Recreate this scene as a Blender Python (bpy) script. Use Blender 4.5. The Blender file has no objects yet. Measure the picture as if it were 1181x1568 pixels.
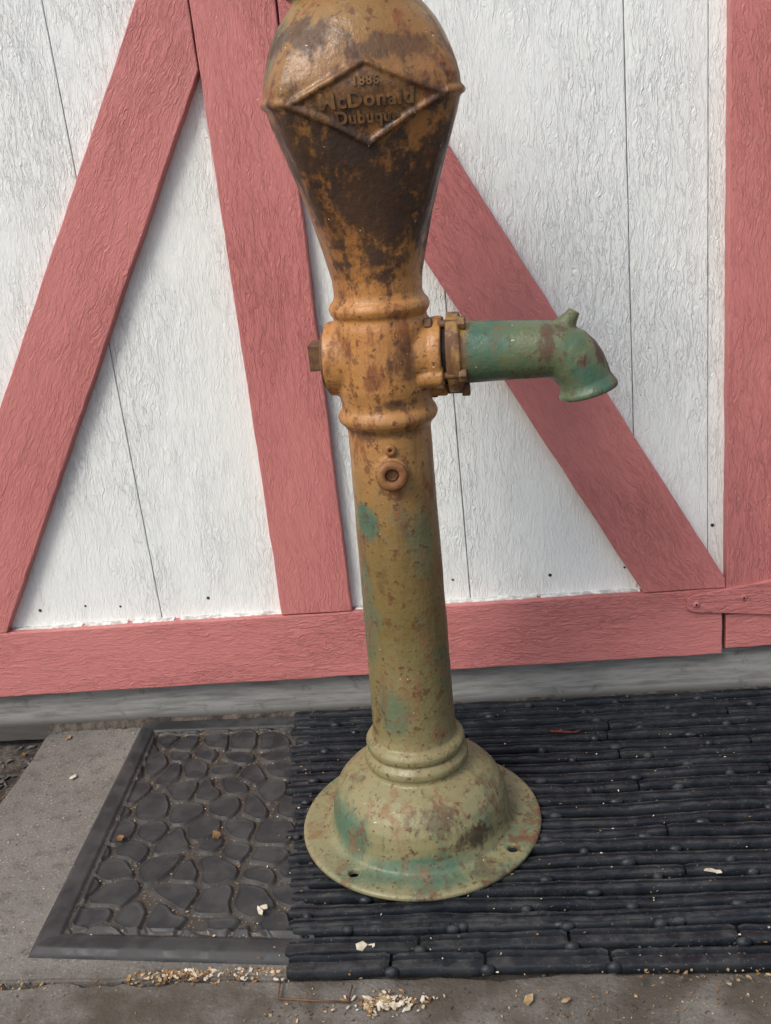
import bpy, bmesh, math, random
import numpy as np
from mathutils import Vector, Matrix, noise as mn
random.seed(7); rng=np.random.default_rng(11)
scene=bpy.context.scene
rad=math.radians
# ------------------------------------------------------------ helpers
def link(o,parent=None):
    scene.collection.objects.link(o)
    if parent: o.parent=parent
    return o
def empty(name,loc=(0,0,0),rot=(0,0,0)):
    e=bpy.data.objects.new(name,None); e.location=loc; e.rotation_euler=rot; e.empty_display_size=.1
    return link(e)
def mobj(name,verts,faces,mat=None,parent=None,smooth=False):
    m=bpy.data.meshes.new(name); m.from_pydata([tuple(v) for v in verts],[],faces); m.update()
    o=bpy.data.objects.new(name,m); link(o,parent)
    if mat: m.materials.append(mat)
    if smooth: m.polygons.foreach_set('use_smooth',[True]*len(m.polygons))
    return o
def srgb(r,g,b):
    f=lambda c:(c/255/12.92) if c/255<=.04045 else ((c/255+.055)/1.055)**2.4
    return (f(r),f(g),f(b),1)
class M:
    def __init__(s,name,rough=.6,spec=.4):
        s.m=bpy.data.materials.new(name); s.m.use_nodes=True; s.t=s.m.node_tree
        s.b=s.t.nodes['Principled BSDF']; s.b.inputs['Roughness'].default_value=rough
        s.b.inputs['Specular IOR Level'].default_value=spec
    def n(s,ty,**k):
        x=s.t.nodes.new(ty)
        for a,v in k.items(): setattr(x,a,v)
        return x
    def put(s,inp,v):
        if hasattr(v,'is_output') : s.t.links.new(v,inp)
        else: inp.default_value=v
    def coord(s,which='Object'): return s.n('ShaderNodeTexCoord').outputs[which]
    def mapp(s,v,scale=(1,1,1),loc=(0,0,0),rot=(0,0,0)):
        x=s.n('ShaderNodeMapping'); s.put(x.inputs[0],v); x.inputs['Scale'].default_value=scale; x.inputs['Location'].default_value=loc; x.inputs['Rotation'].default_value=rot
        return x.outputs[0]
    def noise(s,v,scale,detail=3,rough=.55,dist=0,col=False):
        x=s.n('ShaderNodeTexNoise'); s.put(x.inputs['Vector'],v); x.inputs['Scale'].default_value=scale; x.inputs['Detail'].default_value=detail
        x.inputs['Roughness'].default_value=rough; x.inputs['Distortion'].default_value=dist
        return x.outputs['Color' if col else 'Fac']
    def math(s,op,a,b=0.,c=0.,clamp=False):
        x=s.n('ShaderNodeMath',operation=op); x.use_clamp=clamp
        s.put(x.inputs[0],a); s.put(x.inputs[1],b); s.put(x.inputs[2],c); return x.outputs[0]
    def vmath(s,op,a,b,out=0):
        x=s.n('ShaderNodeVectorMath',operation=op); s.put(x.inputs[0],a); s.put(x.inputs[1],b); return x.outputs[out]
    def ss(s,v,a,b,lo=0.,hi=1.):
        x=s.n('ShaderNodeMapRange',interpolation_type='SMOOTHSTEP'); s.put(x.inputs[0],v)
        x.inputs[1].default_value=a; x.inputs[2].default_value=b; x.inputs[3].default_value=lo; x.inputs[4].default_value=hi; return x.outputs[0]
    def mix(s,f,a,b,mode='MIX'):
        x=s.n('ShaderNodeMix',data_type='RGBA',blend_type=mode); s.put(x.inputs[0],f); s.put(x.inputs[6],a); s.put(x.inputs[7],b); return x.outputs[2]
    def ramp(s,v,pts):
        x=s.n('ShaderNodeValToRGB'); s.put(x.inputs[0],v); e=x.color_ramp.elements
        while len(e)<len(pts): e.new(.5)
        for i,(p,c) in enumerate(pts): e[i].position=p; e[i].color=c
        return x.outputs[0]
    def sep(s,v):
        x=s.n('ShaderNodeSeparateXYZ'); s.put(x.inputs[0],v); return x.outputs
    def bump(s,h,strength=1.,dist=.001,normal=None):
        x=s.n('ShaderNodeBump'); s.put(x.inputs['Height'],h); x.inputs['Strength'].default_value=strength; x.inputs['Distance'].default_value=dist
        if normal is not None: s.put(x.inputs['Normal'],normal)
        return x.outputs[0]
    def fin(s,col=None,rough=None,normal=None):
        if col is not None: s.put(s.b.inputs['Base Color'],col)
        if rough is not None: s.put(s.b.inputs['Roughness'],rough)
        if normal is not None: s.put(s.b.inputs['Normal'],normal)
        return s.m
# ------------------------------------------------------------ materials
def grain_paint(name,base,base2,dark,axis,strength,crevamt,freq=120,dist=.0016,lo=.2):
    q=M(name,.5,.4); c0=q.coord()
    rnd=q.math('MULTIPLY',q.n('ShaderNodeObjectInfo').outputs['Random'],37.)
    cb=q.n('ShaderNodeCombineXYZ'); q.put(cb.inputs[0],rnd); q.put(cb.inputs[2],rnd)
    c=q.vmath('ADD',c0,cb.outputs[0])
    A=(lambda al,ac:(al,ac,ac)) if axis==0 else (lambda al,ac:(ac,ac,al))
    warp=q.noise(q.mapp(c,A(6,9)),1.,5,.72,col=True)
    wv=(0,0,.045) if axis==0 else (.045,0,0)
    cc=q.vmath('ADD',c,q.vmath('MULTIPLY',q.vmath('SUBTRACT',warp,(.5,.5,.5)),wv))
    g1=q.noise(q.mapp(cc,A(15,freq)),1.,3,.7)
    g2=q.noise(q.mapp(cc,A(60,freq*3.2)),1.,2,.6)
    ridge=q.math('ABSOLUTE',q.math('SUBTRACT',g1,.5))
    v=q.ss(ridge,0.,.045)
    big=q.noise(q.mapp(c,A(2.,5.)),1.,4,.6)
    area=q.ss(big,.38,.62,lo,1.)
    h=q.math('ADD',q.math('MULTIPLY',q.math('ADD',q.math('MULTIPLY',v,.4),q.math('MULTIPLY',g1,2.6)),area),q.math('MULTIPLY',g2,.8))
    n=q.bump(h,strength,dist)
    col=q.mix(q.ss(big,.3,.7),base,base2)
    col=q.mix(q.math('MULTIPLY',q.math('MULTIPLY',q.math('SUBTRACT',1.,v),area),crevamt),col,dark)
    sp=q.noise(c,30,4,.65); col=q.mix(q.ss(sp,.60,.78,0.,.22),col,dark)
    return q.fin(col,q.ss(big,.3,.7,.42,.6),n)
mWhite=grain_paint('white_siding_paint',srgb(236,239,236),srgb(229,232,229),srgb(165,170,168),2,.95,.06)
mPink=grain_paint('pink_trim_paint',srgb(200,126,122),srgb(187,113,110),srgb(118,66,66),0,.9,.08,150,.0015,.4)
def simple(name,c,rough=.6,c2=None,scale=60,bd=.0006,bs=.5,spec=.4):
    q=M(name,rough,spec); co=q.coord(); nz=q.noise(co,scale,4,.6)
    return q.fin(q.mix(q.ss(nz,.35,.65),c,c2 or c),None,q.bump(nz,bs,bd))
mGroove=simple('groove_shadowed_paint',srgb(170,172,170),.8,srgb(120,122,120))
q=M('weathered_grey_sill',.85,.3); c=q.coord(); n1=q.noise(q.mapp(c,(9,30,90)),1.,5,.7); x_,y_,z_=q.sep(c)[0:3]
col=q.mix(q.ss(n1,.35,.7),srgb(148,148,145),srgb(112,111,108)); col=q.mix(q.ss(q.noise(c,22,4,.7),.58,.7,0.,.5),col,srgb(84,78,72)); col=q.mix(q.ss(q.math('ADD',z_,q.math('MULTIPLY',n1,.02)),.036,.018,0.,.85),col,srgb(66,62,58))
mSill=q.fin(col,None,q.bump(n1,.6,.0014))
mCaulk=simple('white_caulk',srgb(222,222,216),.6,srgb(170,165,158),70,.001,.8)
mNail=simple('rusty_nail',srgb(70,62,58),.7,srgb(40,34,32))
mGap=simple('dark_gap',srgb(35,33,32),.9,srgb(20,18,18))
def pump_paint(name,spout=False):
    q=M(name,.5,.5); c=q.coord(); x,y,z=q.sep(c)[0:3]
    wn=q.noise(c,10,4,.65); wc=q.math('SUBTRACT',wn,.5); zz=q.math('ADD',z,q.math('MULTIPLY',wc,.32))
    nA=q.noise(q.mapp(c,(28,28,13),(3,1,7)),1.,6,.7); nAc=q.math('SUBTRACT',nA,.5)
    nB=q.noise(c,70,4,.7)
    if not spout:
        base=q.ramp(q.math('DIVIDE',zz,1.1),[(0,srgb(136,132,98)),(.12,srgb(134,126,88)),(.3,srgb(114,98,58)),(.43,srgb(128,104,60)),
          (.52,srgb(166,122,72)),(.66,srgb(180,124,66)),(.74,srgb(146,98,54)),(.86,srgb(144,102,58)),(1,srgb(142,114,66))])
    else:
        base=q.ramp(wn,[(0,srgb(52,84,70)),(.44,srgb(66,98,80)),(.54,srgb(90,104,74)),(1,srgb(132,110,68))])
    teal=q.mix(nB,srgb(50,86,72),srgb(92,122,98))
    def blob(px,py,pz,sx,sy,sz):
        d=q.vmath('MULTIPLY',q.vmath('SUBTRACT',c,(px,py,pz)),(1/sx,1/sy,1/sz))
        return q.math('SUBTRACT',1.,q.vmath('LENGTH',d,(0,0,0),1))
    col=base
    g=q.math('ADD',wc,q.math('MULTIPLY',nAc,.7))
    if not spout:
        m=q.math('MULTIPLY',q.ss(g,.03,.15),q.ss(z,.42,.58,.55,.0)); col=q.mix(m,col,teal)
        for (b,amt) in [((-.11,-.07,.055,.08,.09,.05),.9),((-.02,-.125,.03,.16,.04,.022),.85),((-.034,-.04,.472,.02,.03,.033),1.),
                        ((-.045,-.03,.34,.02,.05,.10),.5),((-.02,-.05,.215,.03,.03,.05),.6),((.035,-.045,.44,.03,.035,.06),.45),((-.085,-.05,1.0,.04,.05,.05),.6),((.05,.02,.76,.03,.05,.03),.7)]:
            k=q.math('ADD',blob(*b),q.math('MULTIPLY',g,1.5)); col=q.mix(q.ss(k,.05,.6,0.,amt),col,teal)
    rustc=q.mix(nB,srgb(98,56,36),srgb(154,92,50))
    if spout:
        col=q.mix(q.ss(nA,.53,.62,0.,.65),col,srgb(106,92,60)); col=q.mix(q.ss(g,.08,.15,0.,.8),col,srgb(80,60,50))
        for (b,amt) in [((.230,0,.655,.026,.05,.034),.95),((.238,-.01,.615,.04,.05,.016),.9)]:
            k=q.math('ADD',blob(*b),q.math('MULTIPLY',nAc,2.6)); col=q.mix(q.ss(k,.12,.4,0.,amt),col,srgb(78,54,46))
        cxr=q.ss(q.math('ADD',x,q.math('MULTIPLY',nAc,.03)),.104,.092); col=q.mix(cxr,col,q.mix(q.ss(nA,.45,.58),srgb(150,116,66),srgb(104,70,44)))
    else:
        col=q.mix(q.math('MULTIPLY',q.ss(nA,.51,.62),q.ss(z,.4,.6,.5,.85)),col,rustc)
        col=q.mix(q.ss(q.math('ADD',nB,q.math('MULTIPLY',wc,.6)),.59,.65,0.,.65),col,srgb(96,58,38))
        st=q.noise(q.mapp(c,(70,70,7)),1.,4,.65); col=q.mix(q.ss(st,.54,.70,0.,.4),col,srgb(88,62,40))
        darkc=q.mix(nB,srgb(42,32,30),srgb(74,54,40))
        nD=q.math('ADD',q.math('ADD',nAc,q.math('MULTIPLY',q.math('SUBTRACT',nB,.5),.7)),q.math('MULTIPLY',q.math('SUBTRACT',st,.5),.35))
        for (b,amt) in [((0.015,-.075,.835,.10,.085,.11),.9),((-.055,-.07,.895,.09,.07,.055),.88),((.065,-.055,.865,.06,.07,.09),.88),
                        ((.01,-.10,.935,.09,.05,.042),.6),((-.05,-.08,1.0,.08,.07,.025),.72),((.04,-.09,.985,.08,.06,.02),.6),((.07,-.09,.055,.030,.038,.024),.8),((.03,-.11,.085,.04,.04,.022),.5),((.09,-.12,.02,.04,.04,.01),.5),((.015,-.05,.615,.03,.03,.012),.7),((-.02,-.05,.40,.012,.02,.03),.4),((.03,-.05,.66,.02,.03,.03),.5),((0,-.05,.58,.07,.05,.008),.5)]:
            k=q.math('ADD',blob(*b),q.math('MULTIPLY',nD,2.6)); col=q.mix(q.ss(k,.0,.6,0.,amt),col,darkc)
    f=q.noise(c,120,3,.6); col=q.mix(q.ss(f,.61,.67,0.,.75),col,srgb(92,54,34))
    f2=q.noise(q.vmath('ADD',c,(5,5,5)),210,1,.5); col=q.mix(q.ss(f2,.78,.81,0.,.8),col,srgb(215,215,195))
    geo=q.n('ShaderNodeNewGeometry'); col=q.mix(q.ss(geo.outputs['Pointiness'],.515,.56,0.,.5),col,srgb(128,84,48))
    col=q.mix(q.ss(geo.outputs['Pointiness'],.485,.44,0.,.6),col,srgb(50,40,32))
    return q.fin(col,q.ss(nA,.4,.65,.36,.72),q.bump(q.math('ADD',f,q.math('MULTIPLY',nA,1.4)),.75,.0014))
mPump=pump_paint('weathered_pump_paint'); mSpout=pump_paint('green_spout_paint',True)
mBolt=simple('rusty_bolt_iron',srgb(86,62,52),.7,srgb(120,86,54),90)
mBoltY=simple('painted_bolt',srgb(138,106,62),.6,srgb(92,64,42),90)
mLet=simple('worn_lettering_paint',srgb(84,64,48),.5,srgb(136,98,58),110)
# concrete
q=M('old_concrete',.88,.25); c=q.coord(); a=q.noise(c,3,4,.6); b=q.noise(c,40,5,.7); fi=q.noise(c,240,2)
col=q.mix(q.ss(a,.3,.7),srgb(134,129,122),srgb(106,102,96)); col=q.mix(q.ss(b,.48,.7,0.,.6),col,srgb(80,75,70))
col=q.mix(q.ss(fi,.60,.70,0.,.5),col,srgb(176,170,161)); col=q.mix(q.ss(fi,.40,.30,0.,.55),col,srgb(60,57,53))
yy=q.sep(c)[1]; col=q.mix(q.math('MULTIPLY',q.ss(yy,-.54,-.60),q.ss(q.noise(c,14,3),.35,.65,.3,.9)),col,srgb(78,70,60))
mConc=q.fin(col,None,q.bump(q.math('ADD',b,q.math('MULTIPLY',fi,.6)),.9,.0022))
mSoil=simple('dirt_and_gravel',srgb(92,84,76),.95,srgb(52,46,42),45,.01,1.)
# rubber
q=M('black_rubber_strips',.5,.4); c=q.coord(); n=q.noise(c,40,4,.65); n2=q.noise(c,6,2); fi=q.noise(c,420,2)
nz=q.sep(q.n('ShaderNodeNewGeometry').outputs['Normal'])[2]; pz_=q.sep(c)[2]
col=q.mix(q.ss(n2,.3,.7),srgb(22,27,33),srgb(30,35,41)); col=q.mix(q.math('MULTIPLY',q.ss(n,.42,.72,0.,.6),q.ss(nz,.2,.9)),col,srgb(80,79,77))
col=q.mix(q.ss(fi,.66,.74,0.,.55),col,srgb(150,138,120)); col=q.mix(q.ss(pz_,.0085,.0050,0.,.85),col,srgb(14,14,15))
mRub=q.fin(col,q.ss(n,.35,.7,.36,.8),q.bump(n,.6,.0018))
q=M('cobble_rubber_mat',.7,.35); c=q.coord(); at=q.n('ShaderNodeAttribute',attribute_name='dirt').outputs['Fac']
n=q.noise(c,28,4,.65); f1=q.noise(c,260,3,.6); col=q.mix(q.ss(n,.35,.68),srgb(44,45,47),srgb(68,67,66))
col=q.mix(q.math('MULTIPLY',at,q.ss(q.noise(c,60,4,.7),.3,.6,.3,.9)),col,srgb(70,64,56))
col=q.mix(q.math('MULTIPLY',at,q.ss(f1,.60,.68)),col,srgb(156,134,102))
col=q.mix(q.ss(f1,.72,.78,0.,.6),col,srgb(140,130,112))
mCob=q.fin(col,q.ss(n,.3,.7,.42,.75),q.bump(n,.5,.0015))
mTan=simple('dry_wood_chips',srgb(190,166,128),.8,srgb(144,112,76),80)
mLeaf=simple('dry_leaf_bits',srgb(156,120,78),.8,srgb(96,68,44),80)
mPale=simple('pale_chips',srgb(218,210,192),.8,srgb(184,172,150),80)
mPeb=simple('grey_pebbles',srgb(108,106,104),.85,srgb(62,60,58),80)
mRed=simple('red_twig_bark',srgb(140,62,44),.8,srgb(90,44,34),80)
# ------------------------------------------------------------ wall
wall=empty('shed_wall')
def outline(poly,step=.02,j=.0006):
    out=[]; n=len(poly)
    for i in range(n):
        a=Vector(poly[i]); b=Vector(poly[(i+1)%n]); L=(b-a).length; k=max(1,int(L/step)); d=(b-a).normalized(); nn=Vector((-d.y,d.x))
        for s in range(k):
            p=a.lerp(b,s/k)
            if s>0: p=p+nn*(mn.noise(Vector((p.x*18,p.y*18,i*3.3)))*j*1.6+random.uniform(-j,j)*.5)
            out.append(p)
    return out
def board(name,poly,ang,y0,y1,mat,parent=wall,bev=.0018,j=.0007):
    pts=outline(poly,.02,j); ca,sa=math.cos(ang),math.sin(ang); loc=[(ca*p.x+sa*p.y,-sa*p.x+ca*p.y) for p in pts]
    n=len(loc); v=[(a,y0,b) for a,b in loc]+[(a,y1,b) for a,b in loc]
    f=[list(range(n)),list(range(2*n-1,n-1,-1))]+[[i,n+i,n+(i+1)%n,(i+1)%n] for i in range(n)]
    o=mobj(name,v,f,mat,parent); o.rotation_euler=(0,-ang,0)
    bm=bmesh.new(); bm.from_mesh(o.data); bmesh.ops.recalc_face_normals(bm,faces=bm.faces)
    es=[e for e in bm.edges if len(e.link_faces)==2 and abs(e.verts[0].co.y-y0)<1e-6 and abs(e.verts[1].co.y-y0)<1e-6]
    bmesh.ops.bevel(bm,geom=es,offset=bev,segments=2,affect='EDGES',profile=.5); bm.to_mesh(o.data); bm.free()
    return o
TOP=2.4
gx=[-2.62,-2.105,-1.59,-1.075,-.5625,-.303,-.046,.219,.328,.59,.85,1.11,1.37,1.63,1.9]
for i in range(len(gx)-1):
    g=.0008 if abs(gx[i+1]-.328)>.001 else .0004
    board('siding_panel_%d'%(i+1),[(gx[i]+.0008,.19),(gx[i+1]-g,.19),(gx[i+1]-g,TOP),(gx[i]+.0008,TOP)],0,0,.010,mWhite,j=.0002,bev=.0008)
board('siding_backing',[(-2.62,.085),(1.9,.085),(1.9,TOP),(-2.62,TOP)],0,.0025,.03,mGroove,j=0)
board('wall_core',[(-2.6,.03),(1.88,.03),(1.88,TOP-.01),(-2.6,TOP-.01)],0,.032,.16,mGroove,j=0)
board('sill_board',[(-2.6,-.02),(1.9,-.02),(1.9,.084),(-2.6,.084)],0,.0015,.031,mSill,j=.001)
Y0=-.02
board('bottom_rail',[(-1.0,.080),(.3465,.0875),(.3465,.2),(-1.0,.2)],0,Y0,.001,mPink)
board('door_stile',[(-.355,.2015),(-.239,.2015),(-.237,TOP-.1),(-.353,TOP-.1)],rad(90),Y0+.001,.002,mPink)
board('right_post',[(.3515,.158),(.463,.158),(.463,TOP-.1),(.3515,TOP-.1)],rad(90),Y0-.001,.002,mPink)
board('left_post',[(-1.115,.2015),(-1.003,.2015),(-1.003,TOP-.1),(-1.115,TOP-.1)],rad(90),Y0-.001,.002,mPink)
board('post_base_block',[(.3515,.096),(1.6,.11),(1.6,.1555),(.3515,.1555)],0,Y0,.001,mPink)
board('left_base_rail',[(-2.6,.082),(-1.003,.082),(-1.003,.2),(-2.6,.2)],0,Y0,.001,mPink)
board('brace',[(-.828,.2012),(-.3558,1.024),(-.3558,1.236),(-.977,.2012)],math.atan2(1.69,1),Y0,.002,mPink)
board('brace_mirrored',[(.3508,.2012),(.3508,.216),(-.236,1.275),(-.236,1.045),(.2255,.2012)],math.atan2(-1.8,1),Y0,.002,mPink)
board('strap_hinge',[(.291,.171),(.302,.1655),(.50,.146),(.50,.225),(.302,.1945),(.291,.189)],0,Y0-.0062,Y0-.0012,mPink,j=0,bev=.0012)
def disc(name,x,y,z,r,mat,parent,dome=.0012,seg=20):
    v=[(x,y-dome,z)]; f=[]
    for k,(rr,dd) in enumerate([(.7,.85),(1,.4),(1.0,-.6)]):
        for i in range(seg):
            a=2*math.pi*i/seg; v.append((x+r*rr*math.cos(a),y-dome*dd,z+r*rr*math.sin(a)))
    for i in range(seg):
        j=(i+1)%seg; f.append([0,1+i,1+j])
        for k in range(2): f.append([1+k*seg+i,1+(k+1)*seg+i,1+(k+1)*seg+j,1+k*seg+j])
    return mobj(name,v,f,mat,parent,True)
for i,(x,z) in enumerate([(.305,.179),(.377,.186),(.47,.187)]):
    disc('hinge_screw_%d'%(i+1),x,Y0-.0064,z,.0056,mPink,wall,.0022); disc('hinge_screw_slot_%d'%(i+1),x,Y0-.0085,z,.0018,mGap,wall,.0006)
for i,(x,z) in enumerate([(-.77,.230),(-.63,.228),(-.478,.233),(-.072,.237),(.083,.234),(.2,.239),(.335,.3),(-.69,.233)]):
    disc('siding_nail_%d'%(i+1),x,-.0004,z,.0018 if i%2 else .0027,mNail,wall,.0008)
def caulk(name,x0,x1,parent=wall):
    v=[];f=[]; n=int((x1-x0)/.003)
    for i in range(n+1):
        x=x0+(x1-x0)*i/n; a=mn.noise(Vector((x*45,1.3,0))); b=mn.noise(Vector((x*160,4.,0)))
        hh=.0022+.0022*a+.0015*b; dd=.004+.003*b; t=.2002
        for (yy,zz) in [(.001,t+hh),(-.0015,t+hh*.8),(-dd*.6,t+hh*.5),(-dd-.006,t+.0004),(-dd-.006,t-.001),(.001,t-.001)]: v.append((x,yy,zz))
    for i in range(n):
        for k in range(5): f.append([i*6+k,i*6+k+1,(i+1)*6+k+1,(i+1)*6+k])
    mobj(name,v,f,mCaulk,parent,True)
for i,(a,b) in enumerate([(-.822,-.70),(-.695,-.62),(-.612,-.54),(-.53,-.357),(-.234,-.13),(-.127,.06),(.066,.222)]): caulk('caulk_line_%d'%(i+1),a,b)
# ------------------------------------------------------------ ground
def sheet(name,x0,x1,y0,y1,z,mat,th=.06,j=.004,step=.03):
    pts=outline([(x0,y0),(x1,y0),(x1,y1),(x0,y1)],step,j); n=len(pts)
    v=[(p.x,p.y,z) for p in pts]+[(p.x,p.y,z-th) for p in pts]
    f=[list(range(n))]+[[i,n+i,n+(i+1)%n,(i+1)%n] for i in range(n)]
    o=mobj(name,v,f,mat); bm=bmesh.new(); bm.from_mesh(o.data); bmesh.ops.recalc_face_normals(bm,faces=bm.faces)
    if max(bm.faces,key=lambda q:q.calc_area()).normal.z<0: bmesh.ops.reverse_faces(bm,faces=bm.faces)
    es=[e for e in bm.edges if all(abs(w.co.z-z)<1e-6 for w in e.verts)]
    bmesh.ops.bevel(bm,geom=es,offset=.003,segments=2,affect='EDGES'); bm.to_mesh(o.data); bm.free(); return o
mobj('ground',[(-300,-300,-.035),(300,-300,-.035),(300,300,-.035),(-300,300,-.035)],[[0,1,2,3]],mSoil)
sheet('concrete_threshold',-.80,2.2,-.578,.000,0,mConc)
sheet('concrete_pavement',-3.5,3.5,-4.5,-.582,-.003,mConc,step=.012,j=.005)
v=[];f=[];n=700
for i in range(n+1):
    x=-.80+2.4*i/n; a=mn.noise(Vector((x*14,0,0))); b=mn.noise(Vector((x*70,3,0))); hh=.011+.006*a+.004*b; dd=.010+.006*b+.004*a
    for yy,zz in [(.0012,hh),(-.003,hh*.85),(-dd*.6,hh*.4),(-dd,-.001)]: v.append((x,yy,zz))
for i in range(n):
    for k in range(3): f.append([i*4+k,i*4+k+1,(i+1)*4+k+1,(i+1)*4+k])
mobj('swept_dirt',v,f,mSoil,None,True)
# ------------------------------------------------------------ cobble mat
TL=np.array((-.633,.000));TR=np.array((-.335,-.006));BL=np.array((-.609,-.541));BR=np.array((-.245,-.566))
NX,NY=250,370; u=np.linspace(0,1,NX);v=np.linspace(0,1,NY); UU,VV=np.meshgrid(u,v)
P=(1-VV)[...,None]*((1-UU)[...,None]*TL+UU[...,None]*TR)+VV[...,None]*((1-UU)[...,None]*BL+UU[...,None]*BR)
LX=UU*.36; LY=VV*.545
seeds=[]
yv=-.02;row=0
while yv<.60:
    xv=-.03+(row%2)*.03
    while xv<.46:
        seeds.append((xv+rng.uniform(-.02,.02),yv+rng.uniform(-.018,.018))); xv+=rng.uniform(.050,.068)
    yv+=.046; row+=1
seeds=np.array(seeds)
wob=np.array([[mn.noise(Vector((LX[i,j]*30,LY[i,j]*30,0))) for j in range(NX)] for i in range(NY)])*.007
X=LX+wob; Yq=LY-wob
d=np.sqrt((X[...,None]-seeds[:,0])**2+(Yq[...,None]-seeds[:,1])**2); d.sort(axis=2)
ea=(d[...,1]-d[...,0])*.5; eb=(d[...,2]-d[...,0])*.5; ec=(d[...,3]-d[...,0])*.5
K=420.; e=-np.log(np.exp(-K*ea)+np.exp(-K*eb)+np.exp(-K*ec))/K
smooth=lambda a,lo,hi: (lambda t:t*t*(3-2*t))(np.clip((a-lo)/(hi-lo),0,1))
bd=np.minimum(np.minimum(LX,LY),.545-LY)
pad=smooth(e,.0016,.0032)
line=np.exp(-((e-.0046)/.0009)**2)*.0014
inner=smooth(bd,.036,.040)
hgt=.0036+pad*.0038+line
border=.0035+.0065*smooth(bd,0,.010)-.0015*smooth(bd,.014,.03)
groove=np.exp(-((bd-.036)/.003)**2)*.004
ridge=np.exp(-((bd-.044)/.002)**2)*.0035
Z=border*(1-inner)+np.maximum(hgt*inner,0)-groove+ridge*inner+.0005
Z[bd<=1e-6]=0
dirt=np.clip((1-pad)*inner+groove*120,0,1)
V=np.concatenate([P.reshape(-1,2),Z.reshape(-1,1)],axis=1)
idx=np.arange(NX*NY).reshape(NY,NX)
F4=np.stack([idx[:-1,:-1],idx[1:,:-1],idx[1:,1:],idx[:-1,1:]],-1).reshape(-1,4)
cm=mobj('cobblestone_doormat',V.tolist(),F4.tolist(),mCob,None,True)
at=cm.data.attributes.new('dirt','FLOAT','POINT'); at.data.foreach_set('value',dirt.reshape(-1).astype(np.float32))
# ------------------------------------------------------------ strip mat
V=[];Fc=[]
def xl(y): return -.362+.09*(-y/.59)
XR=.85
def addstrip(yc,w,h,x0,x1,z0=.002,seed=0.):
    prof=[(-1,0),(-1.0,.75),(-.86,.97),(-.45,1.0),(-.2,.86),(.15,.84),(.32,.55),(.5,.5),(.62,.86),(.95,.84),(1.0,.6),(1,0)]
    n=max(2,int((x1-x0)/.0065)); b0=len(V); K=len(prof)
    for i in range(n+1):
        x=x0+(x1-x0)*i/n
        dy=mn.noise(Vector((x*5,seed*.13,1.)))*.0055+mn.noise(Vector((x*24,seed,2.)))*.0012
        hh=h*(1+.18*mn.noise(Vector((x*12,seed,5.)))+.12*mn.noise(Vector((x*70,seed,7.))))
        ww=w*(1+.10*mn.noise(Vector((x*16,seed,9.)))+.05*mn.noise(Vector((x*80,seed,3.))))
        tp=.8 if (i==0 or i==n) else 1.
        for a,b in prof: V.append((x,yc+dy+a*ww*tp,z0+b*hh*(tp*.5+.5)))
    for i in range(n):
        for k in range(K-1): a=b0+i*K+k; Fc.append([a,a+1,a+K+1,a+K])
    Fc.append([b0+k for k in range(K)][::-1]); Fc.append([b0+n*K+k for k in range(K)])
def addball(cx,cy,cz,rx,ry,rz,ns=10,nr=6):
    b0=len(V)
    for i in range(nr+1):
        t=math.pi*i/nr
        for k in range(ns):
            a=2*math.pi*k/ns; V.append((cx+rx*math.sin(t)*math.cos(a),cy+ry*math.sin(t)*math.sin(a),cz+rz*math.cos(t)))
    for i in range(nr):
        for k in range(ns): Fc.append([b0+i*ns+k,b0+(i+1)*ns+k,b0+(i+1)*ns+(k+1)%ns,b0+i*ns+(k+1)%ns])
ys=[]; yc=-.012
while yc>-.53:
    ys.append(yc); yc-=.0262+random.uniform(-.001,.001)
for r,yc in enumerate(ys):
    x=xl(yc)+random.uniform(-.009,.006)
    while x<XR:
        L=random.choice([.7,.9,.5,1.3]); addstrip(yc,.0088,.0120+random.uniform(-.0012,.0012),x,min(x+L,XR),seed=r*3.7); x+=L+.0025
    kx=xl(yc)+.012+ (r%3)*.045+random.uniform(-.01,.01)
    while kx<XR:
        if random.random()<.8: addball(kx+random.uniform(-.016,.016),yc-.0125+random.uniform(-.001,.001),.0108,random.uniform(.006,.0105),.0055,random.uniform(.005,.0072))
        kx+=.135
for r,(yc,w) in enumerate([(yc-.002,.0125),(yc-.034,.0125),(yc-.066,.014)]):
    x=xl(yc)+random.uniform(-.004,.006)
    while x<XR:
        L=random.uniform(.09,.2); addstrip(yc+random.uniform(-.002,.002),w,.012,x,min(x+L,XR),seed=90+r*5+x); x+=L+.004
        addball(x,yc-.014,.011,.009,.006,.007)
yb=yc-.012
b0=len(V)
for (a,b) in [(xl(0)+.028,-.003),(XR-.01,-.003),(XR-.01,yb),(xl(-.59)+.028,yb)]: V.append((a,b,.0035))
Fc.append([b0+3,b0+2,b0+1,b0])
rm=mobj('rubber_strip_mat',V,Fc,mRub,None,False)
bm=bmesh.new(); bm.from_mesh(rm.data); bmesh.ops.recalc_face_normals(bm,faces=bm.faces); bm.to_mesh(rm.data); bm.free()
rm.data.polygons.foreach_set('use_smooth',[True]*len(rm.data.polygons))
try: rm.data.set_sharp_from_angle(angle=rad(38))
except Exception: pass
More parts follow.
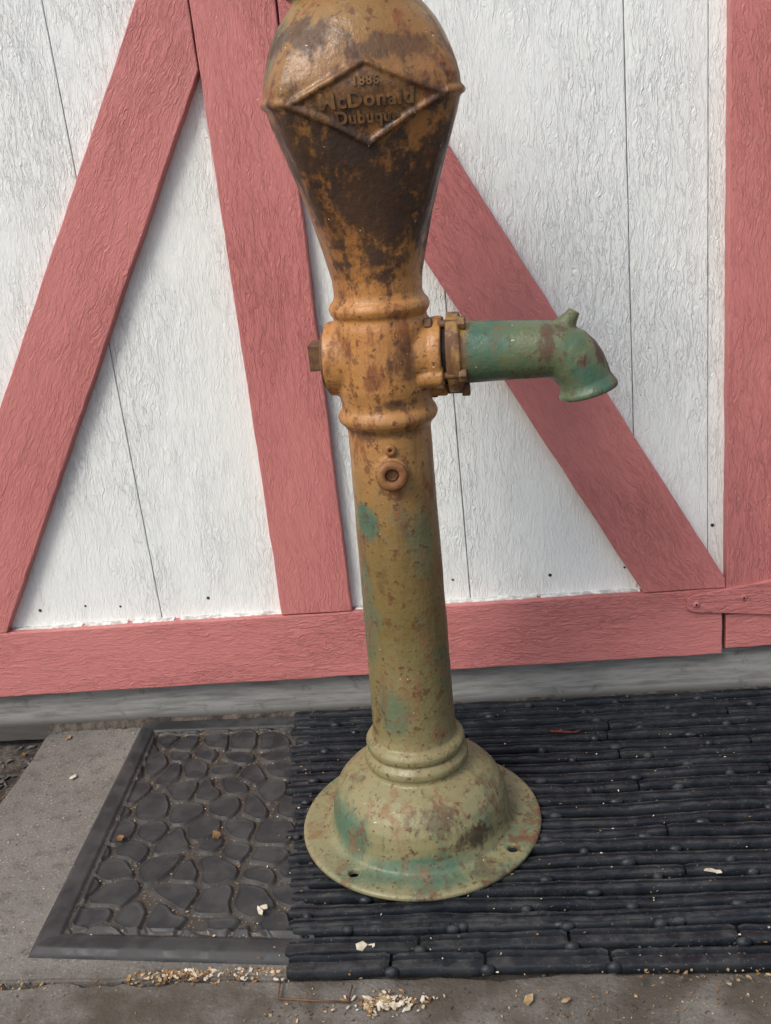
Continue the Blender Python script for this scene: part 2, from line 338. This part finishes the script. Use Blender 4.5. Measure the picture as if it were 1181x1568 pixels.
# ------------------------------------------------------------ pump
S=.993
pump=empty('hand_water_pump',(-.129,-.318,0),(0,.0221,0))
prof=[(.014,0),(.014,.163),(.0165,.1655),(.0205,.1655),(.0228,.162),(.0232,.134),(.0255,.1265),(.032,.1215),(.042,.1205),(.052,.1200),(.066,.117),(.079,.1105),(.090,.101),(.099,.089),(.105,.077),
(.109,.0685),(.114,.0675),(.119,.0705),(.1255,.0705),(.130,.067),(.1335,.0625),(.138,.066),(.145,.067),(.150,.064),(.154,.0575),(.165,.0555),(.192,.055),(.27,.054),(.363,.053),(.452,.052),(.537,.0505),(.578,.0505),(.583,.0535),(.588,.0585),(.594,.0605),(.600,.0585),(.604,.0550),(.612,.0545),(.628,.058),(.66,.059),(.70,.0575),(.708,.055),(.712,.0545),(.7155,.0575),(.7215,.0597),(.7275,.0575),(.731,.0535),(.738,.0515),
(.755,.0525),(.786,.0595),(.822,.0685),(.857,.079),(.892,.091),(.922,.101),(.936,.1050),(.950,.107),(.960,.1065),(.972,.104),(.985,.1005),(.998,.096),(1.008,.0915),(1.018,.086),(1.028,.078),(1.036,.071),(1.042,.066),(1.046,.066),(1.048,.073),(1.060,.073),(1.063,.060),(1.10,.056),(1.125,.040),(1.137,.015),(1.138,0)]
prof=[((.87-(.87-z)*S) if z>.03 else z,r*S) for z,r in prof]
pz=np.array([p[0] for p in prof[1:-1]]); pr=np.array([p[1] for p in prof[1:-1]])
PH0=rad(-82.3)
def facet(ph,z):
    k=.58*smooth(np.float64(z),.75,.88)*(1-smooth(np.float64(z),.95,1.035))
    dd=((ph-PH0+math.pi/4)%(math.pi/2))-math.pi/4
    return 1+k*(min(1/math.cos(dd),1.34)-1)
def rsurf(ph,z): return float(np.interp(z,pz,pr))*facet(ph,z)
NS=128; v=[];f=[]
pf=[prof[1]]
for a,b in zip(prof[1:-2],prof[2:-1]):
    n=max(1,int(abs(b[0]-a[0])/.012))
    for k in range(1,n+1): pf.append((a[0]+(b[0]-a[0])*k/n,a[1]+(b[1]-a[1])*k/n))
for z,r in pf:
    for i in range(NS):
        ph=2*math.pi*i/NS; rr=r*facet(ph,z); rr+=.0006*mn.noise(Vector((rr*math.cos(ph)*28,rr*math.sin(ph)*28,z*28))) if z>.03 else 0
        v.append((rr*math.cos(ph),rr*math.sin(ph),z))
for k in range(len(pf)-1):
    for i in range(NS): f.append([k*NS+i,k*NS+(i+1)%NS,(k+1)*NS+(i+1)%NS,(k+1)*NS+i])
f.append([i for i in range(NS)][::-1]); f.append([(len(pf)-1)*NS+i for i in range(NS)])
lat=mobj('lat',v,f)
def cyl_data(p0,p1,r0,r1,seg=32,sy=1.):
    p0=Vector(p0);p1=Vector(p1); d=(p1-p0).normalized(); up=Vector((0,0,1)) if abs(d.z)<.9 else Vector((1,0,0)); a=d.cross(up).normalized(); b=a.cross(d)
    v=[];f=[]
    for p,r in ((p0,r0),(p1,r1)):
        for i in range(seg):
            t=2*math.pi*i/seg; v.append(p+a*r*sy*math.cos(t)+b*r*math.sin(t))
    for i in range(seg): f.append([i,(i+1)%seg,seg+(i+1)%seg,seg+i])
    f.append(list(range(seg))[::-1]); f.append([seg+i for i in range(seg)]); return v,f
cv=[];cf=[]
for an in (-125,-31,58,148):
    a=rad(an); x,y=.143*math.cos(a),.143*math.sin(a); vv,ff=cyl_data((x,y,.0),(x,y,.04),.0074,.0074,20); b0=len(cv); cv+=vv; cf+=[[i+b0 for i in q_] for q_ in ff]
cut=mobj('cut',cv,cf)
def fixn(o):
    bm=bmesh.new(); bm.from_mesh(o.data); bmesh.ops.recalc_face_normals(bm,faces=bm.faces); bm.to_mesh(o.data); bm.free()
fixn(lat); fixn(cut)
md=lat.modifiers.new('b','BOOLEAN'); md.operation='DIFFERENCE'; md.object=cut; md.solver='EXACT'
dg=bpy.context.evaluated_depsgraph_get(); me=bpy.data.meshes.new_from_object(lat.evaluated_get(dg))
bm=bmesh.new(); bm.from_mesh(me)
bpy.data.objects.remove(cut); bpy.data.objects.remove(lat)
def addto(v,f):
    vs=[bm.verts.new(p) for p in v]
    fs=[bm.faces.new([vs[i] for i in q_]) for q_ in f]; bmesh.ops.recalc_face_normals(bm,faces=fs)
def tube(pts,r,closed,seg=8):
    v=[];f=[];n=len(pts)
    for i,p in enumerate(pts):
        a=pts[(i-1)%n] if (closed or i>0) else p; b=pts[(i+1)%n] if (closed or i<n-1) else p
        t=(b-a).normalized(); o=Vector((p.x,p.y,0)).normalized(); s=t.cross(o).normalized(); o2=s.cross(t)
        for k in range(seg):
            th=2*math.pi*k/seg; v.append(p+(o2*math.cos(th)+s*math.sin(th))*r)
    for i in range(n if closed else n-1):
        for k in range(seg): f.append([i*seg+k,i*seg+(k+1)%seg,((i+1)%n)*seg+(k+1)%seg,((i+1)%n)*seg+k])
    if not closed: f.append(list(range(seg))[::-1]); f.append([(n-1)*seg+k for k in range(seg)])
    return v,f
def surfp(ph,z,off=0): r=rsurf(ph,z)+off; return Vector((r*math.cos(ph),r*math.sin(ph),z))
CA=rad(40)
for base_a in (PH0,PH0+math.pi):
    pts=[]
    corners=[(-CA,.938),(0,.973),(CA,.938),(0,.897)]
    for i in range(4):
        a=corners[i]; b=corners[(i+1)%4]
        for s in range(14): t=s/14; pts.append(surfp(base_a+a[0]+(b[0]-a[0])*t,a[1]+(b[1]-a[1])*t,.0005))
    addto(*tube(pts,.0036,True))
    pts=[surfp(base_a+CA+(math.pi-2*CA)*t/24,.940+.005*math.sin(math.pi*t/24),.0004) for t in range(25)]
    addto(*tube(pts,.0048,False))
zc=.664
def rotz(p,a): return Vector((p[0]*math.cos(a)-p[1]*math.sin(a),p[0]*math.sin(a)+p[1]*math.cos(a),p[2]))
SA=rad(-4)
def L(x,y,z): return rotz((x,y,z),SA)
addto(*cyl_data(L(-.0655,0,zc),L(.0,0,zc),.043,.050,48))
addto(*cyl_data(L(0,0,zc),L(.058,0,zc),.052,.041,48))
addto(*cyl_data(L(.03,0,zc),L(.066,0,zc),.036,.036,48))
addto(*cyl_data(L(.060,0,zc),L(.0715,0,zc),.0425,.0425,48))
addto(*cyl_data(L(.045,-.028,zc-.022),L(.0735,-.030,zc-.022),.013,.012,24))
addto(*cyl_data(L(.050,.0,zc-.040),L(.0735,.0,zc-.040),.011,.011,24))
FA=rad(-86)
def onr(a,r,z): return (r*math.cos(a),r*math.sin(a),z)
addto(*cyl_data(onr(FA,.03,.534),onr(FA,.0555,.534),.021,.0195,32))
me2=bpy.data.meshes.new('pump_casting'); bm.to_mesh(me2); bm.free()
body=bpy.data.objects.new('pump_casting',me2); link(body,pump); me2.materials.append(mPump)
rmsh=body.modifiers.new('r','REMESH'); rmsh.mode='VOXEL'; rmsh.voxel_size=.0016; rmsh.use_smooth_shade=True
sm=body.modifiers.new('s','SMOOTH'); sm.factor=.5; sm.iterations=5
def relief(txt,size,zc_,off=.0,ext=.0018,ofs=.0006):
    c_=bpy.data.curves.new('t','FONT'); c_.body=txt; c_.size=size; c_.align_x='CENTER'; c_.extrude=ext; c_.offset=ofs; c_.resolution_u=3; c_.space_character=1.1
    o=bpy.data.objects.new('t',c_); link(o); dg=bpy.context.evaluated_depsgraph_get(); dg.update(); m=bpy.data.meshes.new_from_object(o.evaluated_get(dg)); bpy.data.objects.remove(o)
    bm=bmesh.new(); bm.from_mesh(m)
    for _ in range(4):
        bmesh.ops.triangulate(bm,faces=bm.faces)
        el=[e_ for e_ in bm.edges if e_.calc_length()>.003]
        if not el: break
        bmesh.ops.subdivide_edges(bm,edges=el,cuts=1,use_grid_fill=False)
    for w in bm.verts:
        x,y,z=w.co; ph=PH0+off+x/.106; zz=zc_+y; r=rsurf(ph,zz)+z+.0003; w.co=(r*math.cos(ph),r*math.sin(ph),zz)
    bm.to_mesh(m); bm.free(); m.materials.append(mLet); ob=bpy.data.objects.new('relief_lettering_'+txt.lower(),m); link(ob,pump)
relief('1886',.0125,.9510,ofs=.0004); relief('McDonald',.0205,.9315); relief('Dubuque',.0165,.9165)
def ringnut(name,a,z,r_out,r_in,r0,th,mat,seg=28):
    v=[];f=[]; c0=Vector(onr(a,r0,z)); d=Vector((math.cos(a),math.sin(a),0)); s=Vector((-math.sin(a),math.cos(a),0)); up=Vector((0,0,1))
    P=[(r_out,0),(r_out,th*.75),(r_out*.93,th),(r_in*1.15,th),(r_in,th*.85),(r_in*.92,th*.15)]
    for rr,dd in P:
        for i in range(seg):
            t=2*math.pi*i/seg; v.append(c0+d*dd+(s*math.cos(t)+up*math.sin(t))*rr)
    for k in range(len(P)-1):
        for i in range(seg): f.append([k*seg+i,k*seg+(i+1)%seg,(k+1)*seg+(i+1)%seg,(k+1)*seg+i])
    f.append([(len(P)-1)*seg+i for i in range(seg)]); o=mobj(name,v,f,mat,pump,True); fixn(o); return o
ringnut('plug_nut',FA,.534,.0178,.0085,.054,.009,mPump)
ringnut('plug_socket',FA,.534,.0078,.0045,.053,.0045,mBolt,6)
ringnut('small_screw',FA,.563,.0068,.002,.049,.006,mPump,16)
ringnut('side_screw',rad(-35),.632,.0045,.0015,.056,.004,mBolt,16)
def blk(name,p0,p1,r,seg,mat,parent=pump,bev=.001,sy=1.):
    v,f=cyl_data(p0,p1,r,r,seg,sy); o=mobj(name,v,f,mat,parent); fixn(o)
    b=o.modifiers.new('b','BEVEL'); b.width=bev; b.segments=2; b.limit_method='ANGLE'; return o
def boxrot(name,p0,p1,w,mat,bev=.0012):
    v,f=cyl_data(p0,p1,w*.7071,w*.7071,4); o=mobj(name,v,f,mat,pump); ax=(Vector(p1)-Vector(p0)).normalized(); c0=Vector(p0)
    R=Matrix.Rotation(rad(45+4),3,ax)
    for w_ in o.data.vertices: w_.co=c0+R@(w_.co-c0)
    fixn(o); b=o.modifiers.new('b','BEVEL'); b.width=bev; b.segments=2; return o
boxrot('square_bolt_head',L(-.087,0,zc+.005),L(-.066,0,zc+.005),.031,mBolt)
blk('bolt_washer',L(-.0695,0,zc+.0),L(-.0658,0,zc+.0),.036,40,mBolt)
spn=[(.0765,.6635,.0425),(.0905,.6635,.0425),(.0925,.6635,.040),(.0935,.6635,.0365),(.10,.6632,.0358),(.13,.6628,.0347),(.165,.6622,.0333),(.188,.6618,.0325),(.202,.6600,.0322),(.2125,.6545,.0325),(.2200,.647,.0325),(.226,.6385,.0315),(.230,.630,.0305),(.2325,.6225,.030),(.2342,.6175,.032),(.2350,.6145,.0345),(.2358,.6105,.0345),(.2363,.6085,.033)]
cl=[L(a,0,b) for a,b,_ in spn]; rr=[r for *_,r in spn]
seg=48; v=[];f=[]
ydir=L(0,1,0)
rings=[]
for i,p in enumerate(cl):
    a=cl[max(i-1,0)]; b=cl[min(i+1,len(cl)-1)]; t=(b-a).normalized()
    if i<6: t=L(1,0,0)
    s=t.cross(ydir).normalized(); rings.append((p,s,rr[i]))
for i in range(len(cl)-1,len(cl)-7,-1): rings.append((cl[i],rings[i][1],min(rr[i],.031)-.005))
for k,(p,s,r) in enumerate(rings):
    for i in range(seg):
        th=2*math.pi*i/seg
        rad2=r*(1+.10*math.cos(2*th)) if k<=1 else r
        v.append(p+(s*math.cos(th)+ydir*math.sin(th))*rad2)
for k in range(len(rings)-1):
    for i in range(seg): f.append([k*seg+i,k*seg+(i+1)%seg,(k+1)*seg+(i+1)%seg,(k+1)*seg+i])
f.append(list(range(seg))[::-1]); f.append([(len(rings)-1)*seg+i for i in range(seg)])
bm=bmesh.new(); addto(v,f)
addto(*cyl_data(L(.200,0,.672),L(.2195,0,.6995),.021,.007,20)); addto(*cyl_data(L(.2175,0,.6965),L(.2215,0,.7035),.0085,.007,16))
me3=bpy.data.meshes.new('spout'); bm.to_mesh(me3); bm.free(); sp=bpy.data.objects.new('spout',me3); link(sp,pump); me3.materials.append(mSpout)
rm2=sp.modifiers.new('r','REMESH'); rm2.mode='VOXEL'; rm2.voxel_size=.0014; rm2.use_smooth_shade=True
sm2=sp.modifiers.new('s','SMOOTH'); sm2.factor=.5; sm2.iterations=5
blk('flange_gap_shade',L(.0712,0,zc),L(.0772,0,zc),.0365,32,mGap,bev=.0003)  # dark filler disc, stands in for shade in the gap between flange plates
for i,(yy,zz) in enumerate([(-.031,zc-.021),(.031,zc+.021),(-.018,zc+.036),(.0,zc-.0445)]):
    blk('flange_bolt_head_%d'%(i+1),L(.0905,yy,zz),L(.0995,yy,zz),.0085,6,mBoltY if i!=3 else mBolt)
    blk('flange_bolt_shank_%d'%(i+1),L(.068,yy,zz),L(.093,yy,zz),.0045,16,mBolt)
    blk('flange_nut_%d'%(i+1),L(.0535,yy,zz),L(.0615,yy,zz),.0085,6,mBolt)
# ------------------------------------------------------------ litter
def chips(name,items,mats):
    V=[];F=[];MI=[]
    for (x,y,z,s,mi) in items:
        n=random.choice([4,5,5,6]); b0=len(V); ang=random.uniform(0,6.28); asp=random.uniform(.3,.8); tl=random.uniform(-.5,.5); t2=random.uniform(-.5,.5)
        top=[]
        for k in range(n):
            a=2*math.pi*k/n+random.uniform(-.3,.3); px=s*math.cos(a)*random.uniform(.7,1.15); py=s*asp*math.sin(a)*random.uniform(.7,1.15)
            X_=px*math.cos(ang)-py*math.sin(ang); Y_=px*math.sin(ang)+py*math.cos(ang); zz=z+s*.35+X_*tl*.6+Y_*t2*.6
            top.append((x+X_,y+Y_,zz))
        V+=top; V+=[(a,b,c-s*.14-.0003) for a,b,c in top]
        F.append([b0+k for k in range(n)]); F.append([b0+n+k for k in range(n)][::-1]); MI+=[mi,mi]
        for k in range(n): F.append([b0+k,b0+n+k,b0+n+(k+1)%n,b0+(k+1)%n]); MI.append(mi)
    m=bpy.data.meshes.new(name); m.from_pydata(V,[],F); m.update()
    for a in mats: m.materials.append(a)
    m.polygons.foreach_set('material_index',MI); o=bpy.data.objects.new(name,m); link(o); return o
it=[]
R_=random.uniform; G=random.gauss
for _ in range(260): it.append((R_(-.47,-.28),-.567-abs(G(0,.008)),.0,R_(.0010,.0040),random.choice([0,1,1,2])))
for _ in range(110): it.append((R_(-.9,-.30),G(-.583,.004),-.003,R_(.001,.0035),random.choice([0,1,3])))
for _ in range(170): it.append((G(-.155,.022),G(-.622,.007),0,R_(.0012,.0048),random.choice([0,2,2,1])))
for _ in range(220): it.append((R_(-.3,.35),G(-.628,.012),-.002,R_(.0008,.0028),random.choice([0,1,3,3])))
for _ in range(220): it.append((R_(-.85,.3),R_(-.70,-.56),-.002,R_(.0006,.002),random.choice([0,1,3,3])))
for _ in range(140): it.append((R_(-.8,-.63),R_(-.56,0),.001,R_(.0006,.0018),random.choice([2,1,3,3])))
for _ in range(480): it.append((R_(-.33,.5),R_(-.6,0),.0115,R_(.0006,.0022),random.choice([2,0,1,3])))
for _ in range(300): it.append((R_(.12,.45),R_(-.615,-.55),.008,R_(.0008,.0034),random.choice([3,0,1,3])))
for _ in range(300): it.append((R_(-.62,-.33),R_(-.54,-.01),.006,R_(.0006,.0026),random.choice([0,1,1,2])))
for _ in range(160): it.append((R_(-.8,.5),R_(-.02,0),.004,R_(.001,.004),random.choice([3,1,1,3])))
for (x,y,s,k) in [(-.325,-.487,.009,2),(-.322,-.479,.006,2),(-.19,-.552,.010,2),(-.18,-.551,.006,2),(.235,-.44,.010,2),(.243,-.442,.007,2),(-.756,-.035,.010,0),(-.70,-.155,.008,2),(.0,-.624,.008,0),(.04,-.626,.006,0),(-.56,-.33,.009,1),(-.42,-.33,.008,1),(.33,-.61,.008,3)]:
    it.append((x,y,.0115 if (x>-.62 and y>-.6) else .001,s,k))
chips('wood_chip_litter',it,[mTan,mLeaf,mPale,mPeb])
it=[]
for _ in range(420): it.append((R_(-1.1,-.795),R_(-.5,.0),-.034,R_(.003,.012),random.choice([3,3,3,1,3,3])))
chips('rubble',it,[mTan,mLeaf,mPale,mPeb])
V=[];F=[]
for (a,b,r) in [((.065,-.108,.0155),(.10,-.116,.0165),.002),((.10,-.116,.0165),(.113,-.112,.018),.0012)]:
    vv,ff=cyl_data(a,b,r,r*.6,8); b0=len(V); V+=vv; F+=[[i+b0 for i in q_] for q_ in ff]
mobj('twig',V,F,mRed,None,True)
V=[];F=[]; wp=[(-.282,-.59,.004),(-.281,-.615,.002),(-.20,-.622,.002),(-.197,-.60,.004)]
for a,b in zip(wp[:-1],wp[1:]):
    vv,ff=cyl_data(a,b,.0011,.0011,8); b0=len(V); V+=vv; F+=[[i+b0 for i in q_] for q_ in ff]
mobj('mat_wire',V,F,mBolt,None,True)
# ------------------------------------------------------------ light
w=bpy.data.worlds.new('World'); scene.world=w; w.use_nodes=True; nt=w.node_tree; bg=nt.nodes['Background']
sky=nt.nodes.new('ShaderNodeTexSky'); sky.sky_type='NISHITA'; sky.sun_disc=False
SE,SAZ=rad(48),rad(-142)
sunv=Vector((math.cos(SE)*math.sin(SAZ),math.cos(SE)*math.cos(SAZ),math.sin(SE)))
sky.sun_elevation=SE; sky.sun_rotation=SAZ; sky.dust_density=3.2; sky.ozone_density=1.2; sky.air_density=1.15
nt.links.new(sky.outputs[0],bg.inputs[0]); bg.inputs[1].default_value=.15
sl=bpy.data.lights.new('sun','SUN'); sl.energy=2.05; sl.angle=rad(24); sl.color=(1,.965,.91)
so=bpy.data.objects.new('sun',sl); link(so); so.rotation_euler=sunv.to_track_quat('Z','Y').to_euler()
# ------------------------------------------------------------ camera
psi,th,rho=rad(6.5),rad(18.9),rad(6.3)
Fv=Vector((-math.sin(psi)*math.cos(th),math.cos(psi)*math.cos(th),-math.sin(th))); r0=Vector((math.cos(psi),math.sin(psi),0)); u0=r0.cross(Fv)
Rv=r0*math.cos(rho)-u0*math.sin(rho); Uv=u0*math.cos(rho)+r0*math.sin(rho)
cd=bpy.data.cameras.new('camera'); cd.sensor_fit='HORIZONTAL'; cd.sensor_width=36; cd.lens=1524/1181*36; cd.clip_start=.02; cd.clip_end=1000
co=bpy.data.objects.new('camera',cd); link(co)
mt=Matrix((Rv,Uv,-Fv)).transposed().to_4x4(); mt.translation=Vector((0,-1.479,.87)); co.matrix_world=mt
scene.camera=co
scene.view_settings.view_transform='Standard'; scene.view_settings.look='None'; scene.view_settings.exposure=0
